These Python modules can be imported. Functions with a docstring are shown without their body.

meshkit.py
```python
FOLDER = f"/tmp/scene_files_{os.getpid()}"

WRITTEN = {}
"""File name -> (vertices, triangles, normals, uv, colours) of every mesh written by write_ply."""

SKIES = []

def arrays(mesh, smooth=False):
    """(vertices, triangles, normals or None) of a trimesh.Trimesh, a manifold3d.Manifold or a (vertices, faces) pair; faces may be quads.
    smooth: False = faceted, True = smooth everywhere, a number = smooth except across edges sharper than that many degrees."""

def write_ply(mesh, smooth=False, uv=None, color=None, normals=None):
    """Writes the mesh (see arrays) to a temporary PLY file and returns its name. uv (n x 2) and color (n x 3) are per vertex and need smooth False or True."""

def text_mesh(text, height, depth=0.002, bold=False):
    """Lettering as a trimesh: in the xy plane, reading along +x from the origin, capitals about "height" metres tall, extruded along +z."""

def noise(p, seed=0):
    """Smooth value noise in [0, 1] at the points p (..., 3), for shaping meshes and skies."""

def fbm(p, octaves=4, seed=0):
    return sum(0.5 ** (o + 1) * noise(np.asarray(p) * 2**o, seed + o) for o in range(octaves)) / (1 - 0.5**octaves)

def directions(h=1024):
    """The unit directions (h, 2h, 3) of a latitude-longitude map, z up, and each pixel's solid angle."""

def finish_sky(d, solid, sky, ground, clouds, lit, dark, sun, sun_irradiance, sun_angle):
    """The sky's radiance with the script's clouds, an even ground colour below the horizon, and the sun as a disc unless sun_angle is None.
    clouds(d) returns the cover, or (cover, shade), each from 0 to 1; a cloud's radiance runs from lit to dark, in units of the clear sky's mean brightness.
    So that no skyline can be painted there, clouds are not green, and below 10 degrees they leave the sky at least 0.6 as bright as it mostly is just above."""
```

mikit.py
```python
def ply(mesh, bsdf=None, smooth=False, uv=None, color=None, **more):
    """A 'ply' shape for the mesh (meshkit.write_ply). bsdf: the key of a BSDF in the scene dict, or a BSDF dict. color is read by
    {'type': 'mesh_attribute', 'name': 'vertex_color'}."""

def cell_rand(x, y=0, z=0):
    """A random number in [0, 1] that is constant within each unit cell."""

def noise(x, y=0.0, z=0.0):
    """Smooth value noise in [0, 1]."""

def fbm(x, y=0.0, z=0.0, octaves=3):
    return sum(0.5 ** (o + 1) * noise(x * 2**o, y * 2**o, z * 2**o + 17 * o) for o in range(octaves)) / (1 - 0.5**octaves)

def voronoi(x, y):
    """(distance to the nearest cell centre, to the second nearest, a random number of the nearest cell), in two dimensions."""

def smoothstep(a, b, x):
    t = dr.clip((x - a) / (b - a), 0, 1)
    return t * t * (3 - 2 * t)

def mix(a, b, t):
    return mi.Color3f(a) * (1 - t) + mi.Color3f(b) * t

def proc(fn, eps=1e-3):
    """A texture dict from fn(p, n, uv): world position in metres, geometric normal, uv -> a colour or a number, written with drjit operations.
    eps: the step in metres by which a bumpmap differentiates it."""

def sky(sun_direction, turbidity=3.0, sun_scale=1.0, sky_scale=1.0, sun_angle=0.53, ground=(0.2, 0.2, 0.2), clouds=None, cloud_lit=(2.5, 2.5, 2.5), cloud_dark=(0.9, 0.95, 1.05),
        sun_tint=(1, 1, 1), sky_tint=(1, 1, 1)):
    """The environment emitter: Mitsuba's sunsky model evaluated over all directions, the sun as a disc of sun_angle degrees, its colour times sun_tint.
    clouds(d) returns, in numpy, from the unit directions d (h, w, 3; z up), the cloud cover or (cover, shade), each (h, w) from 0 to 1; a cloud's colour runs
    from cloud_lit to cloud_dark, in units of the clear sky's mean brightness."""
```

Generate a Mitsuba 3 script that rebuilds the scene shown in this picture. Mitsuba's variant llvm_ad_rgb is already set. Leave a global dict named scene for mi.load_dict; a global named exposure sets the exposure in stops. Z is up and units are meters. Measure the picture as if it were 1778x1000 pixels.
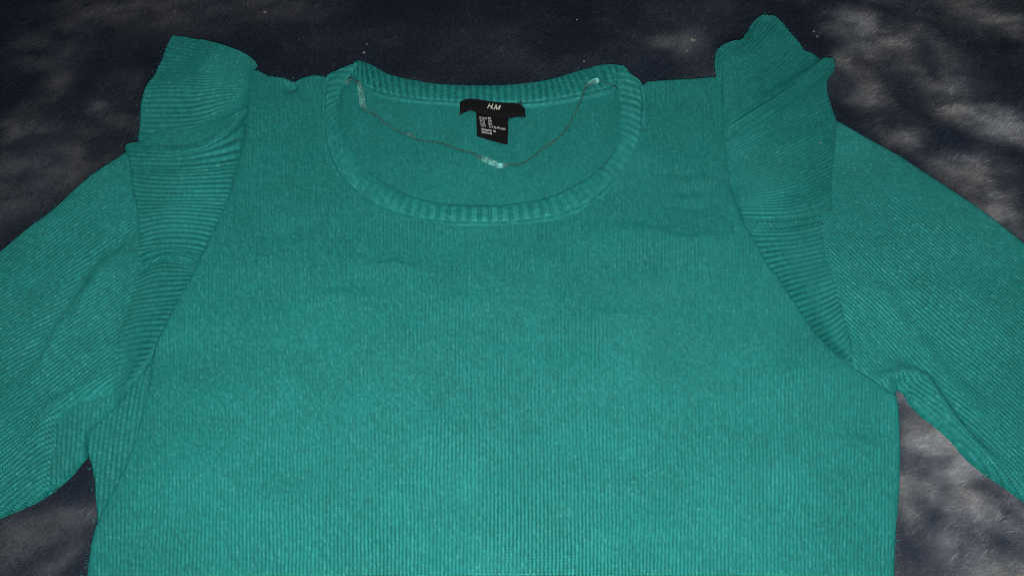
import math
import numpy as np
import drjit as dr
import mitsuba as mi
import mikit, meshkit
import trimesh
import shapely
from shapely.geometry import Polygon, LineString
from scipy.interpolate import PchipInterpolator, CubicSpline, interp1d
from scipy.spatial import cKDTree
from mikit import proc, noise, fbm, cell_rand, smoothstep, mix

T = mi.ScalarTransform4f
rng = np.random.default_rng(7)
scene, labels = {}, {}

# ------------------------------------------------------------------ camera, flash, exposure
HFOV = 66.0
TILT = math.radians(32.0)
DIST = 0.52
CAM = np.array([0.0, -DIST * math.sin(TILT), DIST * math.cos(TILT)])
scene['camera'] = {
    'type': 'perspective', 'fov': HFOV, 'fov_axis': 'x', 'near_clip': 0.01, 'far_clip': 20.0,
    'to_world': T().look_at(origin=CAM.tolist(), target=[0, 0, 0], up=[0, 1, 0]),
}
FWD = -CAM / np.linalg.norm(CAM)
RIGHT = np.cross(FWD, [0, 1, 0]); RIGHT /= np.linalg.norm(RIGHT)
UP = np.cross(RIGHT, FWD)
# the flash of the phone that took the picture: a small lamp just beside the lens
FL = CAM + RIGHT * 0.006 + UP * -0.020
scene['phone_flash'] = {
    'type': 'spot', 'cutoff_angle': 85.0, 'beam_width': 32.0,
    'intensity': {'type': 'rgb', 'value': [0.82, 0.82, 0.82]},
    'to_world': T().look_at(origin=FL.tolist(), target=[0.01, 0.15, 0], up=[0, 1, 0]),
}
# the dim room the bed stands in
scene['room_light'] = {'type': 'constant', 'radiance': {'type': 'rgb', 'value': [0.095, 0.095, 0.098]}}
exposure = 0.0

F_PX = 889.0 / math.tan(math.radians(HFOV) / 2)


def at(px, py=None, z=0.0):
    """Where the ray through a place of the photograph meets the level z (metres): the traced layout of the garment on the bed."""
    p = np.asarray(px, float) if py is None else np.stack([np.asarray(px, float), np.asarray(py, float)], -1)
    x, y = (p[..., 0] - 889.0) / F_PX, (500.0 - p[..., 1]) / F_PX
    d = FWD + x[..., None] * RIGHT + y[..., None] * UP
    t = (np.asarray(z) - CAM[2]) / d[..., 2]
    return CAM + t[..., None] * d


def ss(a, b, x):
    t = np.clip((x - a) / (b - a), 0, 1)
    return t * t * (3 - 2 * t)


def nz(x, y, s, seed=0, oc=3):
    """fbm in [-1, 1] with feature size s (metres)."""
    return 2 * meshkit.fbm(np.stack([x / s, y / s, np.zeros_like(x) + seed * 3.7], -1), oc, seed) - 1


# ------------------------------------------------------------------ materials
TEAL = (0.014, 0.266, 0.234)


def yarn_colour(p, n, uv):
    # melange yarn: every stitch is a little lighter or darker than its neighbour
    u, v = uv.x, uv.y
    a = cell_rand(dr.floor(u * 2), dr.floor(v + 0.5 * dr.abs(u - dr.floor(u) - 0.5)))
    f = noise(p.x * 2600, p.y * 2600, p.z * 2600)
    k = fbm(p.x * 45, p.y * 45, 3.0, 2)
    s = 0.78 + 0.32 * a + 0.26 * (f - 0.5) + 0.16 * (k - 0.5)
    pale = smoothstep(0.86, 1.0, a) * smoothstep(0.45, 0.8, f)
    return mix(mi.Color3f(TEAL) * s, mi.Color3f(0.13, 0.44, 0.40), pale * 0.6)


def stitch_height(p, n, uv):
    u, v = uv.x, uv.y
    a = dr.abs(u - dr.floor(u) - 0.5)                    # 0 on the rib's crest, 0.5 in the furrow between two ribs
    leg = dr.cos(2 * dr.pi * (v + 0.9 * a))              # the slanting legs of the stitches
    d = (0.5 - a) / 0.12
    gap = dr.exp(-d * d) * (0.62 + 0.38 * dr.cos(2 * dr.pi * v))
    f = noise(p.x * 2200, p.y * 2200, p.z * 2200)
    firm = 0.6 + 0.6 * smoothstep(0.34, 0.62, fbm(p.x * 34, p.y * 60, 5.0, 3))    # drawn tight here, slack there
    belly = smoothstep(-0.11, 0.03, p.y)              # the ribs lie slacker and flatter towards the waist
    return (0.18 - 0.03 * belly) * leg - gap * firm * (0.82 + 0.18 * belly) + 0.06 * f


def purl_height(p, n, uv):
    u, v = uv.x, uv.y
    row = dr.floor(v)
    uu = u + 0.5 * (row - 2 * dr.floor(row / 2))
    a = uu - dr.floor(uu) - 0.5
    b = v - row - 0.5
    hole = dr.exp(-(a * a * 30 + b * b * 24))
    f = noise(p.x * 2200, p.y * 2200, p.z * 2200)
    return 1 - hole + 0.08 * f


def band_height(p, n, uv):
    u, v = uv.x, uv.y
    leg = 0.5 + 0.5 * dr.sin(2 * dr.pi * (v + 0.8 * dr.abs(u - dr.floor(u) - 0.5)))
    f = noise(p.x * 2600, p.y * 2600, p.z * 2600)
    return 0.7 * leg + 0.10 * f


def knit(height, scale):
    return {'type': 'twosided', 'b': {'type': 'bumpmap', 'h': proc(height, 6e-5), 'scale': scale, 'b': {
        'type': 'principled', 'base_color': proc(yarn_colour), 'roughness': 0.62, 'specular': 0.36, 'sheen': 0.05}}}


scene['knit_face'] = knit(stitch_height, 0.00085)
scene['knit_purl'] = knit(purl_height, 0.0009)
scene['knit_band'] = knit(band_height, 0.00016)
scene['black_satin'] = {'type': 'twosided', 'b': {'type': 'principled', 'roughness': 0.45, 'specular': 0.35, 'base_color': proc(
    lambda p, n, uv: mi.Color3f(0.0065, 0.0068, 0.0075) * (0.7 + 0.6 * noise(p.x * 3000, p.y * 3000, p.z * 3000)))}}
scene['white_print'] = {'type': 'twosided', 'b': {'type': 'principled', 'roughness': 0.7, 'base_color': {'type': 'rgb', 'value': [0.62, 0.62, 0.60]}}}
scene['silver_thread'] = {'type': 'twosided', 'b': {'type': 'principled', 'roughness': 0.5, 'base_color': {'type': 'rgb', 'value': [0.70, 0.66, 0.58]}}}
scene['black_thread'] = {'type': 'twosided', 'b': {'type': 'principled', 'roughness': 0.8, 'base_color': {'type': 'rgb', 'value': [0.008, 0.009, 0.01]}}}
scene['ribbon_satin'] = {'type': 'twosided', 'b': {'type': 'blendbsdf', 'weight': 0.8,
    'a': {'type': 'diffuse', 'reflectance': {'type': 'rgb', 'value': [0.004, 0.06, 0.054]}},
    'b': {'type': 'roughconductor', 'material': 'none', 'distribution': 'ggx', 'alpha': 0.36, 'specular_reflectance': proc(
        lambda p, n, uv: mi.Color3f(0.30, 0.92, 0.80) * (0.50 + 0.60 * smoothstep(0.30, 0.62, noise(p.x * 1500, p.y * 1300, p.z * 1300))))}}}
scene['plush_ground'] = {'type': 'twosided', 'b': {'type': 'principled', 'roughness': 0.9, 'specular': 0.1,
                         'base_color': {'type': 'mesh_attribute', 'name': 'vertex_color'}}}
scene['plush_fibre'] = {'type': 'twosided', 'b': {'type': 'principled', 'roughness': 0.7, 'specular': 0.15, 'sheen': 0.0,
                        'base_color': {'type': 'mesh_attribute', 'name': 'vertex_color'}}}
scene['lint'] = {'type': 'twosided', 'b': {'type': 'principled', 'roughness': 0.9, 'base_color': {'type': 'rgb', 'value': [0.32, 0.31, 0.28]}}}


# ------------------------------------------------------------------ helpers
def part(key, v, f, m, uv=None, color=None):
    scene[key] = mikit.ply((v, f), m, smooth=True, uv=uv, color=color)


def grid_faces(nu, nv):
    a = np.arange((nu - 1) * (nv - 1))
    i = a // (nv - 1) * nv + a % (nv - 1)
    return np.stack([i, i + nv, i + nv + 1, i + 1], -1)


def polyline(points, z, n=None, step=0.0004):
    p = at(np.array(points, float), z=z)[:, :2]
    line = LineString(p)
    n = n or max(8, int(line.length / step))
    return np.array([line.interpolate(t, normalized=True).coords[0] for t in np.linspace(0, 1, n)])


def smooth_line(points, n=200, closed=False):
    p = np.array(points, float)
    s = np.r_[0, np.cumsum(np.linalg.norm(np.diff(p, axis=0), axis=1))]
    return PchipInterpolator(s, p)(np.linspace(0, s[-1], n))


class Creases:
    """Folds pressed into a cloth: gaussian ridges (+) or valleys (-) along traced lines."""
    def __init__(self, z, items):
        self.items = []
        for pts, width, height, *near in items:
            line = at(smooth_line(pts, 120), z=z)[:, :2]
            taper = np.sin(np.linspace(0.04, 0.96, len(line)) * np.pi) ** 0.7
            g = np.gradient(line, axis=0)
            nrm = np.stack([-g[:, 1], g[:, 0]], -1) / np.linalg.norm(g, axis=1, keepdims=True)
            nrm *= np.sign(nrm[:, 1].mean())
            self.items.append((cKDTree(line), line, nrm, taper, width, near[0] if near else width, height))

    def __call__(self, x, y):
        out, q = np.zeros_like(x), np.stack([x, y], -1)
        for tree, line, nrm, taper, w, w2, h in self.items:
            d, i = tree.query(q, distance_upper_bound=4 * max(w, w2))
            ok = np.isfinite(d)
            j = i[ok]
            far = ((q[ok] - line[j]) * nrm[j]).sum(-1) > 0       # the side away from the wearer's waist drops fast, the near side slowly
            out[ok] += h * taper[j] * np.exp(-(d[ok] / np.where(far, 1.35 * w, 1.2 * w2)) ** 2)
        return out


def rib_profile(u):
    a = np.abs(np.sin(np.pi * u))            # 0 in the groove (whole u), 1 on the crest
    return a * a


def cloth(key, outline, z_out, direction, pitch, course, height, m, warp=None, per=7, dv=0.0009, rib=0.0004, roll=0.006, drop=0.006, edge_drop=None, rib_amp=None, margin=0.03):
    """One knitted panel lying down: a fine grid that follows the wales (ribs), cut to its outline, rounded down at its edges."""
    out = at(np.array(outline, float), z=z_out)[:, :2]
    poly = Polygon(out).buffer(0.001).buffer(-0.0025).buffer(0.0015)
    d = np.array(direction, float); d /= np.linalg.norm(d)        # along the wales
    e = np.array([d[1], -d[0]])                                   # across them
    c = out.mean(0)
    q = out - c
    a0, a1, b0, b1 = (q @ e).min() - margin, (q @ e).max() + margin, (q @ d).min() - .03, (q @ d).max() + .03
    us = np.arange(math.floor(a0 / pitch), math.ceil(a1 / pitch), 1.0 / per)
    vs = np.arange(b0, b1, dv)
    U, V = np.meshgrid(us, vs, indexing='ij')
    P = c + (U * pitch)[..., None] * e + V[..., None] * d
    if warp is not None:
        P = P + warp(P[..., 0], P[..., 1])
    nu, nv = U.shape
    P = P.reshape(-1, 2)
    ring = poly.exterior
    n = int(ring.length / 0.00015)
    ringpts = np.array(ring.segmentize(0.00015).coords)
    inside = shapely.contains_xy(poly, P[:, 0], P[:, 1])
    dist, near = cKDTree(ringpts).query(P)
    sd = np.where(inside, dist, -dist)
    h = 1.25 * math.hypot(pitch / per, dv)
    keep = sd > -h
    f = grid_faces(nu, nv)
    f = f[keep[f].all(1) & (sd[f] > 0).any(1)]
    snap = keep & (sd < 0.2 * h)
    P[snap] = ringpts[near[snap]]
    sd = np.where(snap, 0, sd)
    used = np.unique(f)
    remap = -np.ones(len(P), int); remap[used] = np.arange(len(used))
    P, sd, f = P[used], sd[used], remap[f]
    u, v = U.ravel()[used], V.ravel()[used] / course
    x, y = P[:, 0], P[:, 1]
    amp = 1.0 if rib_amp is None else rib_amp(x, y)
    r = np.clip(sd / roll, 0, 1)
    dome = np.sqrt(np.clip(1 - (1 - r) ** 2, 0, 1))
    z = height(x, y) + rib * amp * (rib_profile(u) - 0.5) * np.clip(sd / 0.002, 0.15, 1)
    dr_ = drop if edge_drop is None else edge_drop(x, y)
    z = z - dr_ * (1 - dome)
    part(key, np.stack([x, y, z], -1), f, m, uv=np.stack([u, v], -1))
    return poly


def strip(key, stations, zs, ribs, m, nv=48, per=8, rib=0.0004, profile=None, course=0.0013, zfun=None, ridge=rib_profile, close=0.003, weights=None):
    """A knitted strip: each station is a line across it (photograph points, laid at its heights); the ribs run along those lines."""
    tv = np.linspace(0, 1, nv)
    rows = []
    for pts, z in zip(stations, zs):
        pts = np.array(pts, float)
        s = np.r_[0, np.cumsum(np.linalg.norm(np.diff(pts, axis=0), axis=1))]; s /= s[-1]
        line = PchipInterpolator(s, pts)(tv) if len(pts) > 2 else interp1d(s, pts, axis=0)(tv)
        z = np.array(z, float) / 1000
        zz = PchipInterpolator(np.linspace(0, 1, len(z)), z)(tv) if len(z) > 2 else np.interp(tv, [0, 1], z)
        rows.append(at(line, z=zz))
    rows = np.array(rows)                                       # stations x nv x 3
    if weights is None:
        w = np.linalg.norm(np.diff(rows[:, nv // 2:], axis=0), axis=2).mean(1)
        weights = np.r_[0, np.cumsum(np.maximum(w, 0.0012))]; weights /= weights[-1]
    nu = int(ribs * per) + 1
    tu = np.linspace(0, 1, nu)
    P = PchipInterpolator(weights, rows, axis=0)(tu)             # nu x nv x 3
    U, V = np.meshgrid(tu * ribs, tv, indexing='ij')
    du, dv = np.gradient(P, axis=0), np.gradient(P, axis=1)
    N = np.cross(du, dv); N /= np.linalg.norm(N, axis=2, keepdims=True) + 1e-12
    N *= np.where(N[..., 2:] < 0, -1, 1)
    length = np.r_[0, np.cumsum(np.linalg.norm(np.diff(P[nu // 2], axis=0), axis=1))]
    off = rib * (ridge(U) - 0.6)
    if profile is not None:
        off = off * profile(U, V)[0] + profile(U, V)[1]
    if zfun is not None:
        P[..., 2] += zfun(P[..., 0], P[..., 1], U, V)
    P = P + off[..., None] * N
    P[..., 2] -= close * np.clip((V - 0.965) / 0.035, 0, 1) ** 2
    uv = np.stack([U, np.broadcast_to(length / course, U.shape)], -1).reshape(-1, 2)
    f = grid_faces(nu, nv)
    g = np.cross(P[nu // 2 + 1, nv // 2] - P[nu // 2, nv // 2], P[nu // 2, nv // 2 + 1] - P[nu // 2, nv // 2])
    part(key, P.reshape(-1, 3), f if g[2] > 0 else f[:, ::-1], m, uv=uv)
    return P


# ------------------------------------------------------------------ the blanket (surface everything lies on)
PALE = [  # x, y in the photograph, radius x, radius y, strength
    (129, 44, 45, 25, .22), (54, 92, 60, 30, .30), (102, 78, 60, 25, .22), (85, 150, 28, 36, .42), (51, 218, 40, 24, .65), (177, 197, 36, 22, .70), (211, 213, 22, 16, .55),
    (119, 250, 55, 26, .42), (85, 306, 55, 28, .5), (30, 290, 60, 36, .42), (20, 350, 60, 40, .40), (238, 136, 12, 14, .3), (408, 34, 30, 20, .36), (150, 290, 40, 24, .36), (30, 30, 50, 26, .12),
    (1485, 29, 36, 18, .55), (1447, 46, 34, 22, .42), (1502, 40, 22, 20, .5), (1510, 84, 46, 30, .52), (1462, 108, 22, 18, .6), (1506, 155, 26, 36, .95), (1488, 172, 16, 14, .6), (1569, 67, 50, 34, .36),
    (1687, 21, 40, 30, .75), (1745, 38, 44, 30, .5), (1645, 160, 34, 30, .5), (1672, 189, 44, 30, .6), (1720, 212, 44, 26, .7), (1764, 222, 34, 26, .85), (1590, 240, 24, 20, .55),
    (1560, 232, 40, 20, .32), (1649, 283, 46, 20, .6), (1703, 290, 34, 28, .55), (1732, 358, 36, 26, .85), (1706, 330, 40, 24, .5), (1765, 385, 30, 30, .55), (1620, 120, 60, 60, .22), (1760, 300, 30, 40, .3),
    (1660, 770, 110, 130, .8), (1620, 730, 60, 60, .5), (1700, 900, 110, 110, .62), (1640, 960, 90, 60, .62), (1595, 850, 36, 50, .5), (1600, 935, 34, 20, .55), (1752, 850, 30, 40, .7), (1580, 695, 12, 16, .7), (1800, 1000, 90, 60, .5), (1640, 1080, 160, 90, .5),
    (33, 934, 70, 50, .42), (84, 881, 45, 10, .24), (143, 883, 22, 14, .45), (100, 967, 40, 30, .42), (75, 992, 40, 22, .4), (20, 900, 40, 30, .3), (60, 1050, 160, 60, .35), (100, 905, 50, 20, .25),
    (1203, 70, 34, 26, .13), (1150, 60, 40, 26, .14), (1155, 75, 34, 16, .10), (940, 55, 18, 20, .10),
]
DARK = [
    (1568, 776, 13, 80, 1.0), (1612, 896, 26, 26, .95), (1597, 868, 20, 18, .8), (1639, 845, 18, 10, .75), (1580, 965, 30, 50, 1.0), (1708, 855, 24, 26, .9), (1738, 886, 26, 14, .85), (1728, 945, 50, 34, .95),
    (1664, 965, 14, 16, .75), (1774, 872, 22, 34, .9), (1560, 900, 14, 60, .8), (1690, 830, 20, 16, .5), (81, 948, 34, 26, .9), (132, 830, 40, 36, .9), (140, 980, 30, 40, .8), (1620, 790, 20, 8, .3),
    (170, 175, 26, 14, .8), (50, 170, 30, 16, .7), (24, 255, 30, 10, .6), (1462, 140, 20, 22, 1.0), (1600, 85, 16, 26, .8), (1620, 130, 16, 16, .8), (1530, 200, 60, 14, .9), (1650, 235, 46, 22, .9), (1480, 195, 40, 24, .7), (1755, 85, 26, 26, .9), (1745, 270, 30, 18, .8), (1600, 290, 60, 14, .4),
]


def blobs(items):
    out = []
    for x, y, rx, ry, s in items:
        c, ex, ey = at(np.array([[x, y], [x + rx, y], [x, y + ry]], float))[:, :2]
        out.append((c, np.linalg.norm(ex - c), np.linalg.norm(ey - c), s))
    return out


PALE_W, DARK_W = blobs(PALE), blobs(DARK)


def plush_pattern(x, y):
    """How grey the marbled dye is, 0 (navy) to 1 (pale grey)."""
    wx = x + 0.015 * nz(x, y, 0.030, 1, 5)
    wy = y + 0.015 * nz(x, y, 0.030, 2, 5)
    g = np.zeros_like(x)
    for c, rx, ry, s in PALE_W:
        g = 1 - (1 - g) * (1 - s * np.exp(-(((wx - c[0]) / rx) ** 2 + ((wy - c[1]) / ry) ** 2) * 1.1))
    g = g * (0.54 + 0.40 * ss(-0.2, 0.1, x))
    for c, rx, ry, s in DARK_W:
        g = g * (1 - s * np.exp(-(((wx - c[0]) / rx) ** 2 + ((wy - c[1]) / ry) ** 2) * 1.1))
    far = ss(0.40, 0.55, np.abs(x)) + ss(0.22, 0.34, y) * ss(0.1, 0.3, np.abs(x))
    g = np.maximum(g, np.clip(far, 0, 1) * 0.6 * ss(-0.1, 0.45, nz(x, y, 0.09, 5, 4)))
    g = g * (0.95 + 0.95 * nz(x, y * 1.3, 0.014, 3, 4) + 0.55 * nz(x * 0.7, y * 1.6, 0.005, 6, 3)) + 0.07 * nz(x, y, 0.04, 4, 4)
    g = 1.12 * g * (0.45 + 0.75 * ss(-0.40, 0.35, nz(x * 0.9, y * 1.5, 0.020, 7, 4))) + 0.055 * ss(-0.1, 0.5, nz(x, y * 1.6, 0.05, 10, 4))
    return np.clip(g, 0, 1)


def plush_colour(g, warm=0.5):
    g = np.asarray(g)[..., None]
    warm = np.asarray(warm)[..., None] if np.ndim(warm) else warm
    navy, grey = np.array([0.0180, 0.0268, 0.0460]), np.array([0.315, 0.323, 0.332])
    grey = grey * (1 + (warm - 0.5) * np.array([0.09, 0.02, -0.07]))
    return navy * (1 - g) + grey * g


def bed(x, y):
    """The lie of the blanket: slack folds a few millimetres high."""
    z = 0.0016 * nz(x, y * 2.2, 0.12, 8, 2) + 0.0009 * nz(x * 0.6, y * 1.8, 0.04, 9, 2)
    return z - 0.002


bx, by = np.meshgrid(np.arange(-0.85, 0.8501, 0.008), np.arange(-0.5, 0.7501, 0.008), indexing='ij')
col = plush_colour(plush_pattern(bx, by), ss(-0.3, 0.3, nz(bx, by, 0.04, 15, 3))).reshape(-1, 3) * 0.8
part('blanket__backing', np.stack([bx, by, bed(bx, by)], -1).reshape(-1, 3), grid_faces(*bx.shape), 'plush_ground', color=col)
labels['blanket'] = {'label': 'dark navy plush blanket with marbled grey patches spread under the teal sweater', 'category': 'blanket'}

# ------------------------------------------------------------------ sweater panels
Z_BACK, Z_SLEEVE, Z_FRONT = 0.006, 0.009, 0.011

front_outline = smooth_line([(429, 117), (428, 184), (417, 250), (407, 294), (394, 335), (379, 374), (362, 411), (342, 451), (322, 492), (300, 534), (280, 572), (263, 614), (258, 642)], 80).tolist() \
    + smooth_line([(257, 649), (252, 687), (241, 726), (230, 766), (216, 802), (201.6, 834), (183.6, 870), (165.6, 908), (155, 946), (149, 975), (146, 1000), (138, 1060), (128, 1200)], 60).tolist() \
    + [(1548, 1200)] \
    + smooth_line([(1552, 1100), (1557, 1000), (1559, 920), (1562, 880), (1565, 840), (1566, 788), (1565, 740), (1562, 704), (1557, 684), (1548, 679)], 60).tolist() \
    + smooth_line([(1544, 678), (1512, 656), (1480, 636), (1443, 605), (1421, 580), (1394, 543), (1363, 495), (1331, 451), (1307, 408), (1291, 377), (1282, 353), (1271, 319), (1265, 272), (1261, 232), (1260, 180), (1256, 130)], 80).tolist() \
    + [(1200, 135), (1140, 138.5), (1122, 140)] \
    + smooth_line([(1108, 150), (1106, 190), (1104, 224), (1098, 258), (1084, 282), (1064, 305), (1032, 333), (994, 354), (948, 372), (900, 379), (846, 381), (793, 380), (744, 376), (697, 367), (656, 350), (623, 330), (597, 304), (580, 275), (572, 242), (570, 200), (570, 165), (574, 135)], 100).tolist() \
    + [(561, 130.5), (546, 128.5), (525, 133), (510, 138), (492, 133), (468, 130), (450, 120)]

front_folds = Creases(Z_FRONT, [
    ([(1060, 404), (1100, 402), (1150, 411), (1190, 423), (1225, 418), (1260, 404)], 0.0042, 0.0016, 0.016),
    
    ([(1120, 290), (1180, 300), (1245, 285)], 0.0045, -0.0011), ([(1130, 320), (1190, 330), (1255, 320)], 0.0045, -0.0011), ([(1140, 350), (1200, 358), (1262, 350)], 0.0045, -0.0009),
    ([(1030, 628), (1000, 634), (965, 646), (915, 646)], 0.0035, 0.0011, 0.010), ([(1170, 620), (1200, 625)], 0.004, -0.0008),
    ([(600, 490), (660, 482), (720, 486)], 0.005, -0.0010), ([(740, 540), (790, 524), (850, 524)], 0.0035, 0.0009, 0.010), ([(640, 560), (690, 572), (740, 568)], 0.0035, 0.0008, 0.010),
    ([(420, 250), (470, 238), (560, 262)], 0.006, -0.0007), ([(440, 420), (500, 400), (560, 400)], 0.007, -0.0008), ([(1040, 270), (1100, 268), (1140, 250)], 0.005, 0.0008),
    ([(510, 139), (505, 150), (500, 158)], 0.004, -0.0030), ([(258, 660), (290, 620), (330, 600)], 0.005, -0.0008),
    ([(700, 742), (760, 738), (820, 734)], 0.0035, 0.0010, 0.010), ([(930, 760), (1010, 772), (1070, 765)], 0.0045, -0.0010), ([(1020, 880), (1090, 885), (1160, 880)], 0.005, -0.0009), ([(430, 820), (500, 830), (560, 818)], 0.005, -0.0008),
    ([(540, 520), (590, 512), (640, 520)], 0.003, 0.0010, 0.010), ([(440, 560), (480, 548), (530, 556)], 0.003, 0.0009, 0.010), ([(820, 610), (870, 622), (930, 616)], 0.003, 0.0010, 0.010),
    ([(1080, 480), (1130, 486), (1190, 474)], 0.0035, 0.0008, 0.012), ([(620, 470), (680, 462), (740, 470)], 0.003, 0.0010, 0.010), ([(1020, 560), (1080, 552), (1140, 560)], 0.003, 0.0007, 0.010),
    ([(340, 700), (400, 690), (460, 700)], 0.0035, 0.0009, 0.011), ([(1300, 640), (1360, 648), (1430, 640)], 0.0035, 0.0009, 0.011), ([(600, 700), (660, 706), (720, 698)], 0.0035, 0.0008, 0.011),
    ([(1460, 735), (1500, 745), (1560, 735)], 0.006, -0.0010), ([(1430, 800), (1490, 812), (1555, 804)], 0.005, -0.0010), ([(860, 475), (900, 470), (950, 480)], 0.005, -0.0006),
])


def front_z(x, y):
    belly = 0.003 * np.exp(-((x / 0.2) ** 2 + ((y + 0.12) / 0.14) ** 2))
    return Z_FRONT + belly + 2.2 * front_folds(x, y) + 0.0026 * nz(x, y * 1.9, 0.06, 11, 2) + 0.0006 * nz(x * 0.7, y * 2.4, 0.022, 12, 2)


def front_warp(x, y):
    # the knit is drawn wider towards the shoulders: the wales fan out a little
    return np.stack([(x - 0.0) * np.clip(1.02 * y, -0.35, 0.35) + 0.0030 * nz(x, y, 0.16, 13, 2) + 0.0014 * nz(x, y, 0.045, 14, 2), 0.002 * nz(x, y, 0.06, 15, 2)], -1)


def vivid(seed, lo=0.35, s=0.035):
    return lambda x, y: lo + (1.25 - lo) * ss(-0.35, 0.4, nz(x, y * 1.8, s, seed, 3))


cloth('sweater__front_panel', front_outline, Z_FRONT - 0.001, (0, 1), 0.00244, 0.0017, front_z, 'knit_face', warp=front_warp, per=6, dv=0.00095, rib=0.0005,
      roll=0.0045, drop=0.006, rib_amp=lambda x, y: vivid(16, 0.7)(x, y) * (0.8 + 0.2 * ss(-0.11, 0.03, y)), margin=0.13)

# the back panel, seen through the neck opening (wrong side of the knit) and lying under the front
back_outline = smooth_line([(590, 128), (632, 140), (700, 155), (800, 162), (910, 160), (1000, 150), (1076, 132)], 40).tolist() + \
    smooth_line([(1100, 140), (1104, 220), (1070, 300), (980, 362), (846, 384), (700, 364), (610, 310), (572, 230), (574, 140)], 80).tolist()
back_folds = Creases(Z_BACK, [([(600, 150), (625, 190), (660, 240)], 0.008, -0.0010), ([(1060, 170), (1040, 230), (1000, 280)], 0.008, -0.0010), ([(690, 180), (800, 200), (900, 196)], 0.009, 0.0008)])
cloth('sweater__back_panel', back_outline, Z_BACK, (0, 1), 0.0021, 0.00165, lambda x, y: Z_BACK + back_folds(x, y) + 0.0007 * nz(x, y, 0.04, 21, 2), 'knit_purl', per=4, dv=0.0009,
      rib=0.00012, roll=0.003, drop=0.002, warp=lambda x, y: np.stack([0.002 * nz(x, y, 0.06, 22, 2), 0.0015 * nz(x, y, 0.05, 23, 2)], -1))

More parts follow.
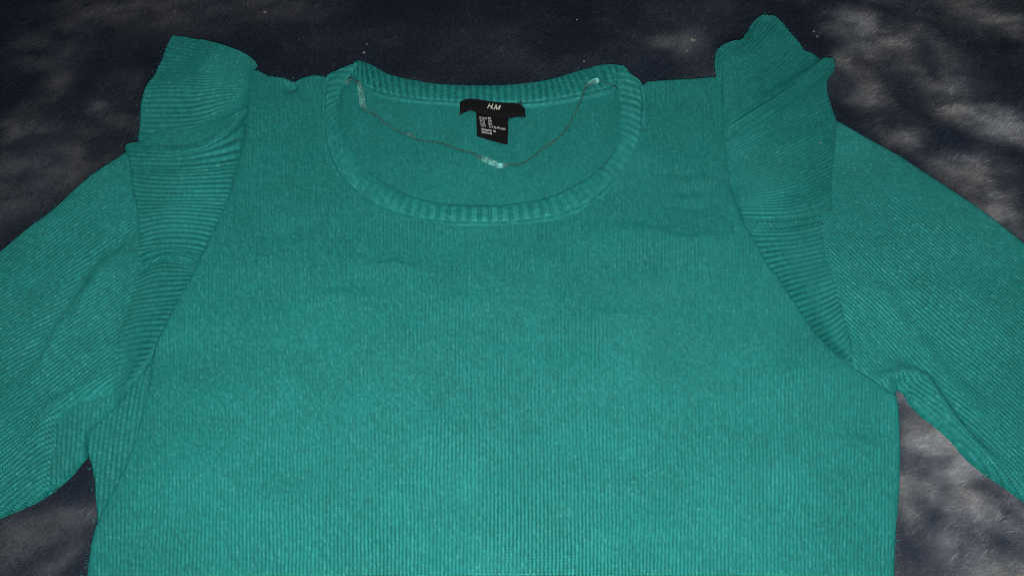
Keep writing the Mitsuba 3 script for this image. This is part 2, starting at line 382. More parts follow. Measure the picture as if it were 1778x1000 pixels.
# side of the back panel pulled round to the front at the left edge
side_outline = smooth_line([(285, 598), (264, 640), (262, 690), (252, 728), (241, 768), (228, 804), (213, 836), (194, 872), (176, 906), (164, 914), (160, 874), (157, 831), (152, 802), (146, 784), (144, 766), (143, 748)], 90).tolist() + [(170, 724), (203, 694), (235, 650)]
cloth('sweater__side_panel', side_outline, 0.009, at(np.array([[158, 850], [176, 760]]))[1, :2] - at(np.array([[158, 850], [176, 760]]))[0, :2], 0.0029, 0.0013,
      lambda x, y: 0.0078 + 0.0005 * nz(x, y, 0.03, 31, 2), 'knit_face', per=7, dv=0.0009, rib=0.0008, roll=0.004, drop=0.005, rib_amp=vivid(32, 0.5),
      warp=lambda x, y: np.stack([0.004 * np.sin((y + 0.02) * 26), 0 * x], -1))


# ------------------------------------------------------------------ sleeves
def px_dir(a, b):
    p = at(np.array([a, b], float))
    return (p[1] - p[0])[:2]


left_sleeve = smooth_line([(400, 170), (330, 200), (260, 232), (214, 266), (170, 295), (133, 325), (92, 362), (46, 396), (0, 435.5), (-60, 486), (-140, 556)], 60).tolist() + \
    [(-150, 960)] + smooth_line([(-60, 925), (0, 894), (36, 879), (65, 865), (90, 846), (94, 826), (100, 780), (105, 740), (109, 727), (119, 717), (144, 705), (173, 697), (198, 690)], 70).tolist() + \
    [(240, 660), (300, 560), (380, 390), (418, 290), (440, 170)]
left_folds = Creases(Z_SLEEVE, [
    ([(240, 400), (200, 430), (166, 451), (125, 510), (86, 566), (43, 631), (-20, 670)], 0.0060, -0.0028),
    ([(220, 430), (180, 470), (120, 560), (80, 600)], 0.006, 0.0012),
    ([(90, 590), (70, 610), (40, 650)], 0.003, -0.0010), ([(120, 560), (90, 600), (70, 640)], 0.003, 0.0008),
    ([(200, 660), (150, 680), (100, 715), (60, 770), (0, 800)], 0.006, 0.0022), ([(30, 720), (80, 690), (150, 650)], 0.007, -0.0012),
    ([(210, 300), (150, 350), (80, 420)], 0.012, 0.0015), ([(0, 560), (60, 500), (110, 430)], 0.010, -0.0010),
])


def left_warp(x, y):
    return np.stack([0.004 * nz(x, y, 0.1, 41, 2), 0.006 * nz(x, y, 0.1, 42, 2)], -1)


cloth('sweater__sleeve', left_sleeve, Z_SLEEVE - 0.002, px_dir((40, 715), (200, 600)), 0.0026, 0.0017,
      lambda x, y: Z_SLEEVE + 0.002 + 1.7 * left_folds(x, y) + 0.0009 * nz(x, y, 0.045, 43, 3), 'knit_face', warp=left_warp, per=6, dv=0.0010, rib=0.00055, roll=0.010, drop=0.008,
      rib_amp=vivid(44, 0.6, 0.05))
underarm = smooth_line([(206, 672), (173, 680), (140, 688), (104, 704), (84, 735), (80, 780), (76, 825), (78, 848)], 40).tolist() + \
    smooth_line([(94, 842), (119, 820), (135, 800), (146, 785), (146, 766), (147, 750)], 30).tolist() + [(172, 726), (204, 696)]
cloth('sweater__underarm', underarm, 0.008, px_dir((112, 830), (118, 730)), 0.0027, 0.0013, lambda x, y: 0.0076 + 0.0006 * nz(x, y, 0.03, 46, 2), 'knit_face', per=7, dv=0.0009,
      rib=0.0008, roll=0.004, drop=0.005, warp=lambda x, y: np.stack([0.002 * nz(x, y, 0.02, 47, 2), 0.002 * nz(x, y, 0.02, 48, 2)], -1))

right_sleeve = smooth_line([(1330, 160), (1400, 190), (1453, 209), (1500, 235), (1560, 268), (1620, 308), (1700, 360), (1778, 420), (1850, 485), (1930, 570)], 60).tolist() + [(1940, 990)] + \
    smooth_line([(1860, 925), (1778, 863), (1748, 842), (1720, 824), (1680, 792), (1656, 764), (1628, 738), (1600, 716), (1580, 694), (1571, 677), (1562, 673)], 60).tolist() + \
    [(1554, 690), (1535, 690), (1500, 662), (1440, 625), (1380, 560), (1300, 440), (1250, 290), (1246, 180)]
right_folds = Creases(Z_SLEEVE, [
    ([(1516, 674), (1540, 657), (1572, 650), (1600, 656), (1620, 684), (1650, 728), (1700, 786), (1760, 832)], 0.0034, 0.0026),
    ([(1535, 607), (1560, 620), (1590, 632), (1620, 655), (1645, 690), (1680, 740), (1740, 790)], 0.0045, -0.0022),
    ([(1545, 668), (1570, 664), (1585, 680)], 0.002, -0.0016),
    ([(1500, 470), (1540, 490), (1590, 545), (1640, 600), (1670, 650), (1720, 690)], 0.008, -0.0026),
    ([(1480, 500), (1540, 530), (1590, 580)], 0.009, 0.0012), ([(1470, 300), (1560, 340), (1680, 440)], 0.014, 0.0016), ([(1560, 420), (1640, 480), (1720, 570)], 0.010, 0.0010),
    ([(1500, 640), (1530, 640), (1556, 622)], 0.004, -0.0010),
])
cloth('sweater__sleeve_001', right_sleeve, Z_SLEEVE - 0.002, px_dir((1560, 420), (1680, 520)), 0.0025, 0.0017,
      lambda x, y: Z_SLEEVE + 0.002 + 1.6 * right_folds(x, y) + 0.0008 * nz(x, y, 0.045, 53, 3), 'knit_face', per=6, dv=0.0010, rib=0.00055, roll=0.010, drop=0.008, rib_amp=vivid(54, 0.55, 0.05),
      warp=lambda x, y: np.stack([0.004 * nz(x, y, 0.1, 51, 2), 0.006 * nz(x, y, 0.1, 52, 2)], -1))

# ------------------------------------------------------------------ ruffles
LEFT_RUFFLE = [
    ([(448, 111), (425, 92), (392, 79), (345, 69), (312, 64), (297, 65)], [11, 14, 15, 11, 8, 7]),
    ([(440, 122), (410, 103), (366, 92), (320, 84), (286, 78)], [11, 17, 20, 13, 8]),
    ([(437, 135), (400, 117), (350, 112), (310, 112), (270, 114)], [11, 17, 21, 14, 9]),
    ([(436, 150), (390, 142), (340, 144), (300, 142), (258, 148)], [10, 16, 19, 18, 12]),
    ([(436, 165), (385, 168), (330, 180), (243, 182)], [10, 17, 16, 14]),
    ([(435, 177), (390, 196), (335, 214), (236, 218)], [10, 15, 14, 11]),
    ([(434, 183), (392, 205), (335, 230), (270, 240), (234, 238)], [10, 12, 11, 10, 9]),
    ([(433, 187), (392, 211), (333, 238), (275, 244), (232, 246)], [9, 7, 4.5, 4, 4]),
    ([(432, 191), (392, 217), (332, 247), (275, 252), (215, 249)], [10, 11, 10, 10, 11]),
    ([(430, 202), (392, 233), (332, 261), (275, 263), (216, 258)], [10, 18, 19, 17, 14]),
    ([(424, 250), (372, 265), (318, 275), (220, 276)], [10, 17, 17, 14]),
    ([(418, 280), (372, 288), (318, 292), (224, 292)], [10, 17, 15, 12]),
    ([(413, 298), (320, 307), (225, 302)], [10, 17, 14]),
    ([(402, 338), (315, 340), (230, 336)], [10, 16, 14]),
    ([(387, 378), (312, 374), (239, 382)], [10, 17, 14]),
    ([(370, 415), (300, 406), (240, 420)], [10, 17, 15]),
    ([(358, 440), (293, 431), (236, 440)], [10, 17, 16]),
    ([(353, 450), (288, 440), (262, 448), (243, 456)], [10, 14, 12, 13]),
    ([(349, 458), (286, 447), (262, 454), (243, 462)], [10, 10, 7, 7]),
    ([(340, 475), (285, 472), (233, 490)], [10, 16, 13]),
    ([(318, 519), (268, 524), (222, 530)], [10, 17, 13]),
    ([(298, 554), (255, 558), (212, 571)], [10, 16, 13]),
    ([(278, 589), (243, 594), (207, 603)], [10, 15, 13]),
    ([(258, 622), (230, 628), (203, 634)], [10, 15, 13]),
    ([(236, 654), (218, 658), (199, 668)], [10, 14, 12]),
    ([(206, 690), (204, 692), (201, 694)], [8.5, 9, 8.5]),
]
RIGHT_RUFFLE = [
    ([(1250, 132), (1240, 114), (1243, 89), (1260, 74), (1288, 66), (1314, 30), (1328, 20)], [11, 17, 19, 15]),
    ([(1251, 145), (1254, 112), (1285, 85), (1318, 52), (1343, 24)], [11, 19, 12, 16]),
    ([(1252, 160), (1268, 128), (1308, 98), (1360, 38)], [10, 17, 16, 15]),
    ([(1253, 180), (1278, 150), (1326, 122), (1385, 66)], [10, 17, 14, 14]),
    ([(1253, 200), (1282, 172), (1338, 140), (1405, 88)], [10, 16, 15, 14]),
    ([(1254, 212), (1285, 184), (1342, 151), (1400, 114), (1421, 97)], [10, 12, 10, 9, 9]),
    ([(1254, 217), (1287, 188), (1343, 155), (1402, 119), (1430, 101)], [9, 8, 5.5, 4.5, 4.5]),
    ([(1254, 221), (1289, 192), (1345, 159), (1406, 121), (1441, 94)], [10, 12, 13, 15, 16]),
    ([(1255, 232), (1300, 202), (1350, 170), (1410, 128), (1452, 96)], [10, 18, 18, 17]),
    ([(1256, 244), (1310, 208), (1360, 178), (1415, 140), (1453, 112)], [10, 17, 16, 16]),
    ([(1256, 250), (1312, 216), (1364, 184), (1440, 134)], [10, 12, 12.5, 15]),
    ([(1257, 258), (1316, 224), (1370, 194), (1440, 152)], [10, 17, 17, 15]),
    ([(1259, 278), (1322, 246), (1390, 208), (1447, 180)], [10, 17, 16, 14]),
    ([(1262, 304), (1330, 276), (1400, 245), (1454, 207)], [10, 16, 17, 14]),
    ([(1266, 325), (1340, 306), (1452, 250)], [10, 17, 14]),
    ([(1272, 347), (1350, 338), (1447, 303)], [10, 16, 14]),
    ([(1279, 366), (1358, 366), (1446, 340)], [10, 18, 14]),
    ([(1285, 380), (1360, 380), (1418, 372), (1446, 358)], [10, 17, 17, 15]),
    ([(1288, 386), (1360, 386), (1416, 380), (1440, 370)], [9, 9, 6, 7]),
    ([(1291, 392), (1360, 391), (1414, 384), (1427, 380)], [9, 10, 6, 7]),
    ([(1296, 403), (1362, 402), (1430, 389)], [10, 16, 13]),
    ([(1310, 430), (1370, 424), (1433, 410)], [10, 17, 13]),
    ([(1335, 470), (1385, 456), (1437, 445)], [10, 16, 13]),
    ([(1358, 503), (1400, 490), (1447, 478)], [10, 16, 13]),
    ([(1385, 543), (1420, 530), (1457, 512)], [10, 15, 13]),
    ([(1412, 579), (1438, 566), (1466, 547)], [10, 15, 13]),
    ([(1436, 604), (1455, 594), (1474, 576)], [10, 14, 12]),
    ([(1460, 622), (1470, 615), (1479, 600)], [10, 12, 12]),
    ([(1481, 636), (1482, 632), (1481, 624)], [10, 11, 10]),
]


def ruffle_profile(seed):
    def fn(U, V):
        amp = (0.75 + 0.5 * ss(-0.4, 0.5, 2 * meshkit.fbm(np.stack([U / 9, V * 3, U * 0 + seed], -1), 2, seed) - 1)) * (0.75 + 0.5 * np.exp(-V / 0.12))
        dip = -0.0026 * np.exp(-(V / 0.035) ** 2)                 # gathered into the seam
        hem = 0.0005 * np.exp(-((V - 0.965) / 0.02) ** 2)
        return amp, dip + hem
    return fn


def ruffle_z(seed):
    # the frill stands up in waves that grow towards its free edge
    return lambda x, y, U, V: 0.0050 * np.clip(V * 1.4, 0, 1) * nz(U, V * 2.0 + seed, 9.0, seed + 2, 2) + (0.0012 * nz(x, y, 0.022, seed, 2) + 0.0004 * nz(x, y, 0.008, seed + 1, 2)) * np.clip(V * 5, 0, 1)


strip('sweater__ruffle', [s for s, _ in LEFT_RUFFLE], [z for _, z in LEFT_RUFFLE], 92, 'knit_face', nv=100, per=9, rib=0.0012, profile=ruffle_profile(61), zfun=ruffle_z(62))
strip('sweater__ruffle_001', [s for s, _ in RIGHT_RUFFLE], [z for _, z in RIGHT_RUFFLE], 102, 'knit_face', nv=100, per=9, rib=0.0012, profile=ruffle_profile(65), zfun=ruffle_z(66))

# ------------------------------------------------------------------ neckband
FRONT_BAND = [((622, 110), (590, 119)), ((606, 131), (564, 131)), ((591, 155), (559, 163)), ((586, 184), (559, 205)), ((591, 216), (561, 248)), ((603, 247), (570, 282)), ((622, 277), (588, 312)),
              ((645, 301), (615, 339)), ((676, 321), (650, 360)), ((710, 338), (693, 377)), ((751, 350), (742, 386)), ((795, 355), (791, 390)), ((846, 356), (846, 391)), ((897, 352), (902, 388)),
              ((941, 345), (953, 382)), ((982, 329), (1004, 367)), ((1016, 311), (1045, 342)), ((1043, 291), (1076, 312)), ((1063, 267), (1098, 290)), ((1075, 240), (1114, 264)), ((1077, 209), (1121, 227)),
              ((1075, 175), (1124, 190)), ((1072, 148), (1123, 160)), ((1073, 130), (1115, 140)), ((1076, 117), (1098, 127)), ((1079, 113), (1086, 117))]
BACK_BAND = [((615, 110), (603, 128)), ((628, 105), (630, 154)), ((642, 110), (650, 162)), ((666, 124), (672, 168)), ((693, 133), (698, 172)), ((727, 139.5), (730, 176)), ((761, 144.6), (762, 178)),
             ((812, 147), (812, 181)), ((863, 147), (865, 182)), ((914, 143), (916, 182)), ((948, 138), (955, 178)), ((982, 129), (1000, 171)), ((1016, 119), (1040, 163)), ((1040, 112), (1060, 158)),
             ((1060, 110.6), (1072, 150)), ((1080, 114), (1078, 132))]


def block_rib(u):
    """A broad rib, a groove, a narrow rib, a groove: the pattern of the neckband (one period per unit)."""
    w = u - np.floor(u)
    groove = lambda c, s: np.exp(-(np.minimum(np.abs(w - c), 1 - np.abs(w - c)) / s) ** 2)
    return 1 - 0.95 * groove(0.115, 0.048) - 0.95 * groove(0.885, 0.048) + 0.16 * np.clip(1 - ((w - 0.5) / 0.36) ** 2, 0, 1)


def band_profile(seed, arc=0.0018):
    def fn(U, V):
        main = np.clip(1 - ((V - 0.40) / 0.42) ** 2, 0, 1) ** 0.5
        lip = np.exp(-((V - 0.90) / 0.05) ** 2)
        beads = 0.5 + 0.5 * np.sin(2 * np.pi * U * 3)
        seam = -0.0010 * np.exp(-((V - 0.815) / 0.022) ** 2)
        fade = 0.9 + 0.2 * ss(-0.4, 0.4, 2 * meshkit.fbm(np.stack([U / 5, V * 2, U * 0 + seed], -1), 2, seed) - 1)
        amp = np.where(V < 0.8, 1.0, 0.25) * np.clip(V / 0.06, 0.25, 1) * fade
        return amp, arc * (main - 1) + 0.0007 * lip * beads + seam - 0.001 * np.clip((V - 0.95) / 0.05, 0, 1)
    return fn


n = len(FRONT_BAND)
zf = [[13.0 + 1.5 * math.exp(-((min(i, n - 1 - i)) / 3.0) ** 2), 12.3 + 1.0 * math.exp(-((min(i, n - 1 - i)) / 3.0) ** 2)] for i in range(n)]
strip('sweater__neckband', [list(s) for s in FRONT_BAND], zf, 62, 'knit_band', nv=60, per=24, rib=0.0013, profile=band_profile(71), ridge=block_rib, course=0.0012, close=0.0015)
zb = [[14 - 5 * ss(0, 3, min(i, len(BACK_BAND) - 1 - i)), 9.5] for i in range(len(BACK_BAND))]
strip('sweater__neckband_001', [list(s) for s in BACK_BAND], zb, 42, 'knit_band', nv=50, per=24, rib=0.0012, profile=band_profile(73, 0.0014), ridge=block_rib, course=0.0012, close=0.0015)
labels['sweater__neckband'] = {'label': 'ribbed front neckband curving under the neck opening'}
labels['sweater__neckband_001'] = {'label': 'ribbed back neckband behind the black label'}
labels['sweater__back_panel'] = {'label': 'inside of the back panel seen through the neck opening'}

labels['sweater'] = {'label': 'teal ribbed knit sweater with ruffled shoulders lying flat on the dark blanket', 'category': 'sweater'}

# ------------------------------------------------------------------ loose fibres that stand off the yarn along the edges
def fuzz(lines, per_metre, length, width=0.00005):
    g = np.random.default_rng(91)
    out = []
    for pts, z in lines:
        p = at(np.array(pts, float), z=z)
        seg = np.linalg.norm(np.diff(p, axis=0), axis=1)
        cum = np.r_[0, np.cumsum(seg)]
        n = int(cum[-1] * per_metre)
        t = g.uniform(0, cum[-1], n)
        base = np.stack([np.interp(t, cum, p[:, k]) for k in range(3)], -1)
        base[:, :2] += g.normal(0, 0.0009, (n, 2))
        base[:, 2] += g.uniform(-0.0035, 0.0005, n)
        a = g.uniform(0, 2 * np.pi, n)
        d = np.stack([np.cos(a), np.sin(a), g.uniform(-0.2, 0.6, n)], -1)
        L = (length * g.uniform(0.4, 1.3, n))[:, None]
        side = np.stack([-np.sin(a), np.cos(a), 0 * a], -1) * width
        mid = base + d * L * 0.55
        tip = base + d * L + np.stack([-np.sin(a), np.cos(a), 0 * a], -1) * L * g.normal(0, 0.35, (n, 1))
        out.append(np.stack([base - side, base + side, mid, base - side, mid, tip], 1).reshape(-1, 3))
    v = np.concatenate(out)
    return v, np.arange(len(v)).reshape(-1, 3)


scene['yarn_fuzz'] = {'type': 'twosided', 'b': {'type': 'principled', 'roughness': 0.8, 'specular': 0.3, 'base_color': {'type': 'rgb', 'value': [0.03, 0.30, 0.26]}}}
edges = [(front_outline[:-1], 0.009), (left_sleeve, 0.007), (right_sleeve, 0.007), (side_outline, 0.006), (underarm, 0.006),
         ([st[0][-1] for st in LEFT_RUFFLE], 0.012), ([st[0][-1] for st in RIGHT_RUFFLE], 0.012), (LEFT_RUFFLE[0][0], 0.012), (RIGHT_RUFFLE[0][0], 0.013),
         ([a for a, _ in BACK_BAND], 0.010), ([a for a, _ in FRONT_BAND], 0.0125)]
scene['sweater__fuzz'] = mikit.ply(fuzz(edges, 1100, 0.0013), 'yarn_fuzz')
labels['sweater__fuzz'] = {'kind': 'stuff'}

# ------------------------------------------------------------------ labels sewn inside the neck
ZL = 0.0125


def bilinear_patch(corners, z, nx, ny, bulge):
    """corners in the photograph: lists for the top and the bottom edge, of the same length."""
    top, bot = (smooth_line(c, nx) for c in corners)
    t = np.linspace(0, 1, ny)[None, :, None]
    px = top[:, None] * (1 - t) + bot[:, None] * t
    s, tt = np.meshgrid(np.linspace(0, 1, nx), np.linspace(0, 1, ny), indexing='ij')
    return at(px, z=z + bulge(s, tt)), s, tt


def sheet(key, P, m, thick=0.0003):
    nx, ny = P.shape[:2]
    low = P - [0, 0, thick]
    V = np.concatenate([P.reshape(-1, 3), low.reshape(-1, 3)])
    f = grid_faces(nx, ny)
    i = np.arange(nx * ny).reshape(nx, ny)
    rim = np.concatenate([i[:, 0], i[-1, 1:], i[::-1, -1][1:], i[0, ::-1][1:]])
    k = nx * ny
    side = np.stack([rim[:-1], rim[1:], rim[1:] + k, rim[:-1] + k], -1)
    scene[key] = mikit.ply((V, np.concatenate([f, f[:, ::-1] + k, side])), m, smooth=40)


brand_top = [(798.5, 178), (806, 174), (816, 172), (830, 173), (847, 176), (876, 179), (900, 180.5), (906, 184), (911.5, 189)]
brand_bot = [(799, 199), (807, 195.5), (817, 192), (827, 195.5), (847, 200.5), (866, 204.5), (884, 206), (899, 203), (913, 203.5)]
Pb, s, t = bilinear_patch((brand_top, brand_bot), ZL, 60, 14, lambda s, t: 0.0012 * np.sin(np.pi * t) - 0.0016 * np.exp(-((s - 0.03) / 0.05) ** 2) - 0.0018 * np.exp(-((s - 0.95) / 0.07) ** 2))
sheet('sweater__brand_label', Pb, 'black_satin')
size_top = [(826.5, 191), (850, 197), (883, 201)]
size_bot = [(828, 236.5), (852, 244), (881.5, 251.5)]
Ps, s, t = bilinear_patch((size_top, size_bot), ZL - 0.0011, 30, 30, lambda s, t: 0.0006 * np.sin(np.pi * s) - 0.0016 * t)
sheet('sweater__size_label', Ps, 'black_satin')
labels['sweater__brand_label'] = {'label': 'black woven label with pale slanted initials'}
labels['sweater__size_label'] = {'label': 'small black size label with white print hanging below'}


def lettering(items, P0, P1, P2, lift):
    """Print on a label: items (text, x, y, height, slant, bold) in mm from P0, x towards P1 and y (down) towards P2."""
    ex = (P1 - P0) / np.linalg.norm(P1 - P0)
    ey = (P2 - P0) / np.linalg.norm(P2 - P0)
    nn = np.cross(ex, -ey); nn /= np.linalg.norm(nn)
    out = []
    for text, x, y, h, slant, bold, stretch in items:
        m = meshkit.text_mesh(text, h / 1000, 0.00012, bold)
        v = np.array(m.vertices)
        lx, ly, lz = v[:, 0] * stretch + v[:, 1] * slant + x / 1000, y / 1000 - v[:, 1], v[:, 2]
        m.vertices = P0 + lx[:, None] * ex + ly[:, None] * ey + (lz + lift)[:, None] * nn
        out.append(m)
    return trimesh.util.concatenate(out)


q0, q1, q2 = at(np.array([(826.8, 196), (883, 205), (828, 236.5)], float), z=ZL + 0.0)
scale_mm = lambda a, b: np.linalg.norm(b - a) * 1000
W, H = scale_mm(q0, q1), scale_mm(q0, q2)
# positions below are fractions of the label's visible face
rows = [('EUR', .09, .25, 0), ('US', .10, .36, 0), ('CA', .10, .47, 0), ('CN', .12, .58, 0), ('M', .35, .21, 1), ('M', .36, .33, 1), ('M', .36, .455, 1), ('170/96A', .37, .575, 1), ('Made in', .14, .735, 1), ('China', .14, .855, 1)]
p0, p1, p2 = at(np.array([(826.8, 196), (883, 205), (828, 236.5)], float), z=ZL + 0.0002)
txt = lettering([(a, x * W, y * H, 0.083 * H, 0.0, bool(b), 1.12) for a, x, y, b in rows], p0, p1, p2, 0.0005)
scene['sweater__size_label__lettering'] = mikit.ply(txt, 'white_print')
b0, b1, b2 = at(np.array([(840, 178), (875, 183), (841, 199)], float), z=ZL + 0.0013)
logo = lettering([('H', 1.9, 6.2, 5.0, 0.34, True, 0.78), ('&', 5.3, 6.3, 1.9, 0.2, False, 1.0), ('M', 6.9, 6.4, 5.0, 0.34, True, 0.78)], b0, b1, b2, 0.0006)
scene['sweater__brand_label__lettering'] = mikit.ply(logo, 'silver_thread')


def tube(points, radius, sides=6):
    p = np.asarray(points, float)
    tg = np.gradient(p, axis=0); tg /= np.linalg.norm(tg, axis=1, keepdims=True)
    a = np.cross(tg, [0, 0, 1.0]); a /= np.linalg.norm(a, axis=1, keepdims=True) + 1e-9
    b = np.cross(tg, a)
    r = np.broadcast_to(radius, len(p))
    ang = np.linspace(0, 2 * np.pi, sides, endpoint=False)
    V = p[:, None] + r[:, None, None] * (np.cos(ang)[None, :, None] * a[:, None] + np.sin(ang)[None, :, None] * b[:, None])
    k = np.arange(len(p) - 1)[:, None] * sides
    j = np.arange(sides)[None]
    f = np.stack([k + j, k + (j + 1) % sides, k + sides + (j + 1) % sides, k + sides + j], -1).reshape(-1, 4)
    f = np.vstack([f[:, [0, 1, 2]], f[:, [0, 2, 3]]])
    return trimesh.Trimesh(V.reshape(-1, 3), f, process=False)


ends = 0
for x, y, dx, dy in [(807, 176, 2, -5), (805, 177, 5, -3), (903, 181, 2, -6), (901, 181, -2, -4), (906, 203, 0, 4), (800, 198, 0, 5), (904, 183, 4, -2), (908, 189, 3, 1)]:
    q = at(np.array([(x, y), (x + dx * .5, y + dy * .6), (x + dx, y + dy)], float), z=np.array([ZL + .0004, ZL + .0012, ZL + .0005]))
    scene['sweater__brand_label__thread_end' + (f'_{ends:03d}' if ends else '')] = mikit.ply(tube(q, np.array([.0004, .0003, .00012])), 'black_thread', smooth=True)
    ends += 1

# ------------------------------------------------------------------ satin hanger ribbon across the neck opening
RIB = [  # photo x, y, height mm over the back panel, half twist angle (degrees; 0 = flat), half width mm
    (601, 146, 7.0, 20, 1.4), (608, 140, 8.2, 40, 1.4), (616, 141, 8.8, 80, 1.2), (622, 143, 8.6, 40, 1.3), (626, 155, 6.9, 8, 1.5), (628, 170, 4.6, 0, 1.7), (630, 184, 2.5, 6, 1.6), (634, 191, 2.1, 70, 1.3), (642, 195.5, 2.1, 88, 1.2),
    (655, 202, 2.0, 92, 1.2), (671, 216, 2.0, 96, 1.2), (686, 226, 2.0, 82, 1.2), (700, 232, 2.0, 70, 1.2), (712, 234, 2.1, 30, 1.2), (724, 243, 2.1, 60, 1.2), (740, 245, 2.0, 94, 1.2), (758, 247, 2.0, 105, 1.25), (775, 252, 2.0, 108, 1.3), (792, 258, 2.0, 108, 1.3), (806, 262.5, 2.0, 104, 1.3), (822, 267, 2.0, 92, 1.2),
    (832, 273, 2.2, 40, 1.4), (846, 279, 2.3, 8, 1.5), (858, 284, 2.3, 4, 1.5), (868, 288, 2.3, 12, 1.4), (880, 287, 2.2, 40, 1.3), (890, 286, 2.1, 92, 1.3), (900, 286.5, 2.1, 108, 1.3), (909, 283, 2.1, 80, 1.3), (920, 276, 2.1, 110, 1.4), (932, 267, 2.1, 100, 1.4), (945, 257, 2.1, 75, 1.3), (955, 250, 2.1, 50, 1.3), (965, 243, 2.1, 60, 1.3), (982, 227, 2.2, 100, 1.4), (991, 211, 2.4, 112, 1.4), (999, 196, 2.8, 112, 1.4), (1006, 180, 3.6, 112, 1.4), (1013, 163, 4.6, 105, 1.4), (1018, 151, 5.4, 50, 1.4), (1027, 144, 6.0, 10, 1.5), (1038, 140.5, 6.2, 5, 1.5), (1046, 142, 6.0, 80, 1.3), (1056, 146, 5.6, 110, 1.3), (1064, 149, 5.2, 60, 1.3), (1073, 154, 4.6, 90, 1.2)]
R = np.array(RIB)
C = at(R[:, :2], z=Z_BACK + R[:, 2] / 1000)
s = np.r_[0, np.cumsum(np.linalg.norm(np.diff(C, axis=0), axis=1))]
ts = np.linspace(0, s[-1], 700)
C = PchipInterpolator(s, C)(ts)
ang = np.radians(np.minimum(PchipInterpolator(s, R[:, 3])(ts), 66))
hw = PchipInterpolator(s, R[:, 4])(ts) / 1000 * 1.4
tg = np.gradient(C, axis=0); tg /= np.linalg.norm(tg, axis=1, keepdims=True)
LOOK = np.array([0.0, -0.66, 0.75])      # the way the ribbon's flat parts lie open
side = np.cross(tg, LOOK); side /= np.linalg.norm(side, axis=1, keepdims=True)
upv = np.cross(side, tg)
wdir = np.cos(ang)[:, None] * side + np.sin(ang)[:, None] * upv
ws = np.linspace(-1, 1, 7)
P = C[:, None] + ws[None, :, None] * (hw[:, None] * wdir)[:, None]
curl = np.cross(tg, wdir)
P = P + (0.00010 * (1 - ws ** 2))[None, :, None] * curl[:, None]
P[..., 2] = np.maximum(P[..., 2], Z_BACK + 0.0009)
part('sweater__hanger_loop', P.reshape(-1, 3), grid_faces(700, 7), 'ribbon_satin')
labels['sweater__hanger_loop'] = {'label': 'narrow twisted satin ribbon loop across the neck opening'}

# ------------------------------------------------------------------ pile of the blanket: short leaning hairs
cover = Polygon(at(np.array(front_outline, float), z=0.006)[:, :2]).buffer(-0.004).union(Polygon(at(np.array(left_sleeve, float), z=0.004)[:, :2]).buffer(-0.006)).union(
    Polygon(at(np.array(right_sleeve, float), z=0.004)[:, :2]).buffer(-0.006)).union(Polygon(at(np.array(side_outline, float), z=0.004)[:, :2]).buffer(-0.003))
shapely.prepare(cover)


def hairs(n, x0, x1, y0, y1, width, length):
    x, y = rng.uniform(x0, x1, n), rng.uniform(y0, y1, n)
    ok = ~shapely.contains_xy(cover, x, y)
    x, y = x[ok], y[ok]
    n = len(x)
    g = np.clip(plush_pattern(x, y) + rng.normal(0, 0.035, n), 0, 1)
    head = 0.25 + 1.5 * nz(x, y, 0.04, 81, 3) + rng.normal(0, 0.28, n)
    lean = np.radians(68 + 14 * nz(x, y, 0.03, 82, 3) + rng.normal(0, 5, n))
    L = length * rng.uniform(0.65, 1.2, n)
    d = np.stack([np.cos(head) * np.sin(lean), np.sin(head) * np.sin(lean), np.cos(lean)], -1)
    base = np.stack([x, y, bed(x, y) - 0.0005], -1)
    perp = np.stack([-np.sin(head), np.cos(head), rng.normal(0, 0.22, n)], -1)
    perp /= np.linalg.norm(perp, axis=1, keepdims=True)
    tip = base + d * L[:, None]
    V = np.stack([base - perp * width / 2, base + perp * width / 2, tip], 1)
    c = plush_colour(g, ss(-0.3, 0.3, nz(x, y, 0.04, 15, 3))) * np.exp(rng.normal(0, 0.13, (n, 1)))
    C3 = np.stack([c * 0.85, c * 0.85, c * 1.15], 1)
    return V.reshape(-1, 3), np.clip(C3.reshape(-1, 3), 0, 1)


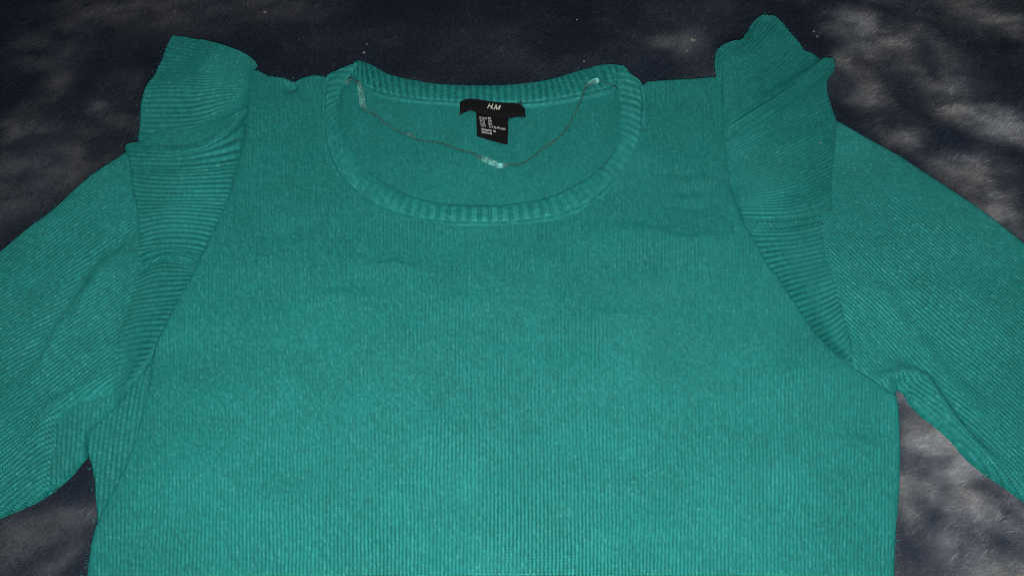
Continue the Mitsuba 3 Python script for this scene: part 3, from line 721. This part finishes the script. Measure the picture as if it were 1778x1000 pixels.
v1, c1 = hairs(1050000, -0.44, 0.44, -0.27, 0.36, 0.00042, 0.0042)
v2, c2 = hairs(110000, -0.84, 0.84, -0.49, 0.74, 0.0012, 0.0065)
V, Cc = np.concatenate([v1, v2]), np.concatenate([c1, c2])
print('hairs', len(V) // 3)
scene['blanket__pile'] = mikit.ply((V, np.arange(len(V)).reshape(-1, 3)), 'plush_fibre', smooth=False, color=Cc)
labels['blanket__pile'] = {'kind': 'stuff'}

# ------------------------------------------------------------------ lint
LINT = [  # x, y in the photograph, size, label
    (1203, 70, 0.0026, 'largest pale lint tuft on the blanket between the collar and right ruffle'), (1193, 88, 0.0011, 'tiny lint speck just below the largest lint tuft'),
    (1413, 55, 0.0014, 'upper of two small lint specks right of the right ruffle tip'), (1419, 64, 0.0012, 'lower of two small lint specks right of the right ruffle tip'),
    (632, 92, 0.0015, 'thin lint wisp just above the left end of the collar'), (637, 77, 0.0010, 'small lint wisp higher above the left end of the collar'), (1014, 107, 0.0011, 'tiny lint speck above the right half of the back neckband'), (1002, 35, 0.0011, 'tiny lint speck near the top edge right of centre'),
    (460, 22, 0.0015, 'pale lint speck near the top edge right of the left ruffle')]


def fluff(c, r, seed, k=9):
    g = np.random.default_rng(seed)
    out = []
    for _ in range(k):
        a, b = g.uniform(0, 2 * np.pi), g.uniform(0, 2 * np.pi)
        d = np.array([math.cos(a), math.sin(a), g.uniform(-.1, .3)])
        e = np.array([math.cos(b), math.sin(b), 0.2])
        q = np.array([c - d * r * .7, c + e * r * .3 * g.uniform(-1, 1), c + d * r * .7])
        out.append(tube(q, r * 0.13, 5))
    return trimesh.util.concatenate(out)


for i, (x, y, r, text) in enumerate(LINT):
    key = 'lint_speck' + (f'_{i:03d}' if i else '')
    scene[key] = mikit.ply(fluff(at(np.array([x, y], float), z=0.0045), r, 100 + i), 'lint', smooth=True)
    labels[key] = {'label': text, 'category': 'lint'}
c = at(np.array([1424.5, 249.5]), z=0.0165)
scene['lint_speck_009'] = mikit.ply(tube(np.array([c - [.0009, .0012, 0], c, c + [.0009, .0013, .0003]]), .00045), 'lint', smooth=True)
labels['lint_speck_009'] = {'label': 'pale lint speck stuck on the right shoulder ruffle', 'category': 'lint'}
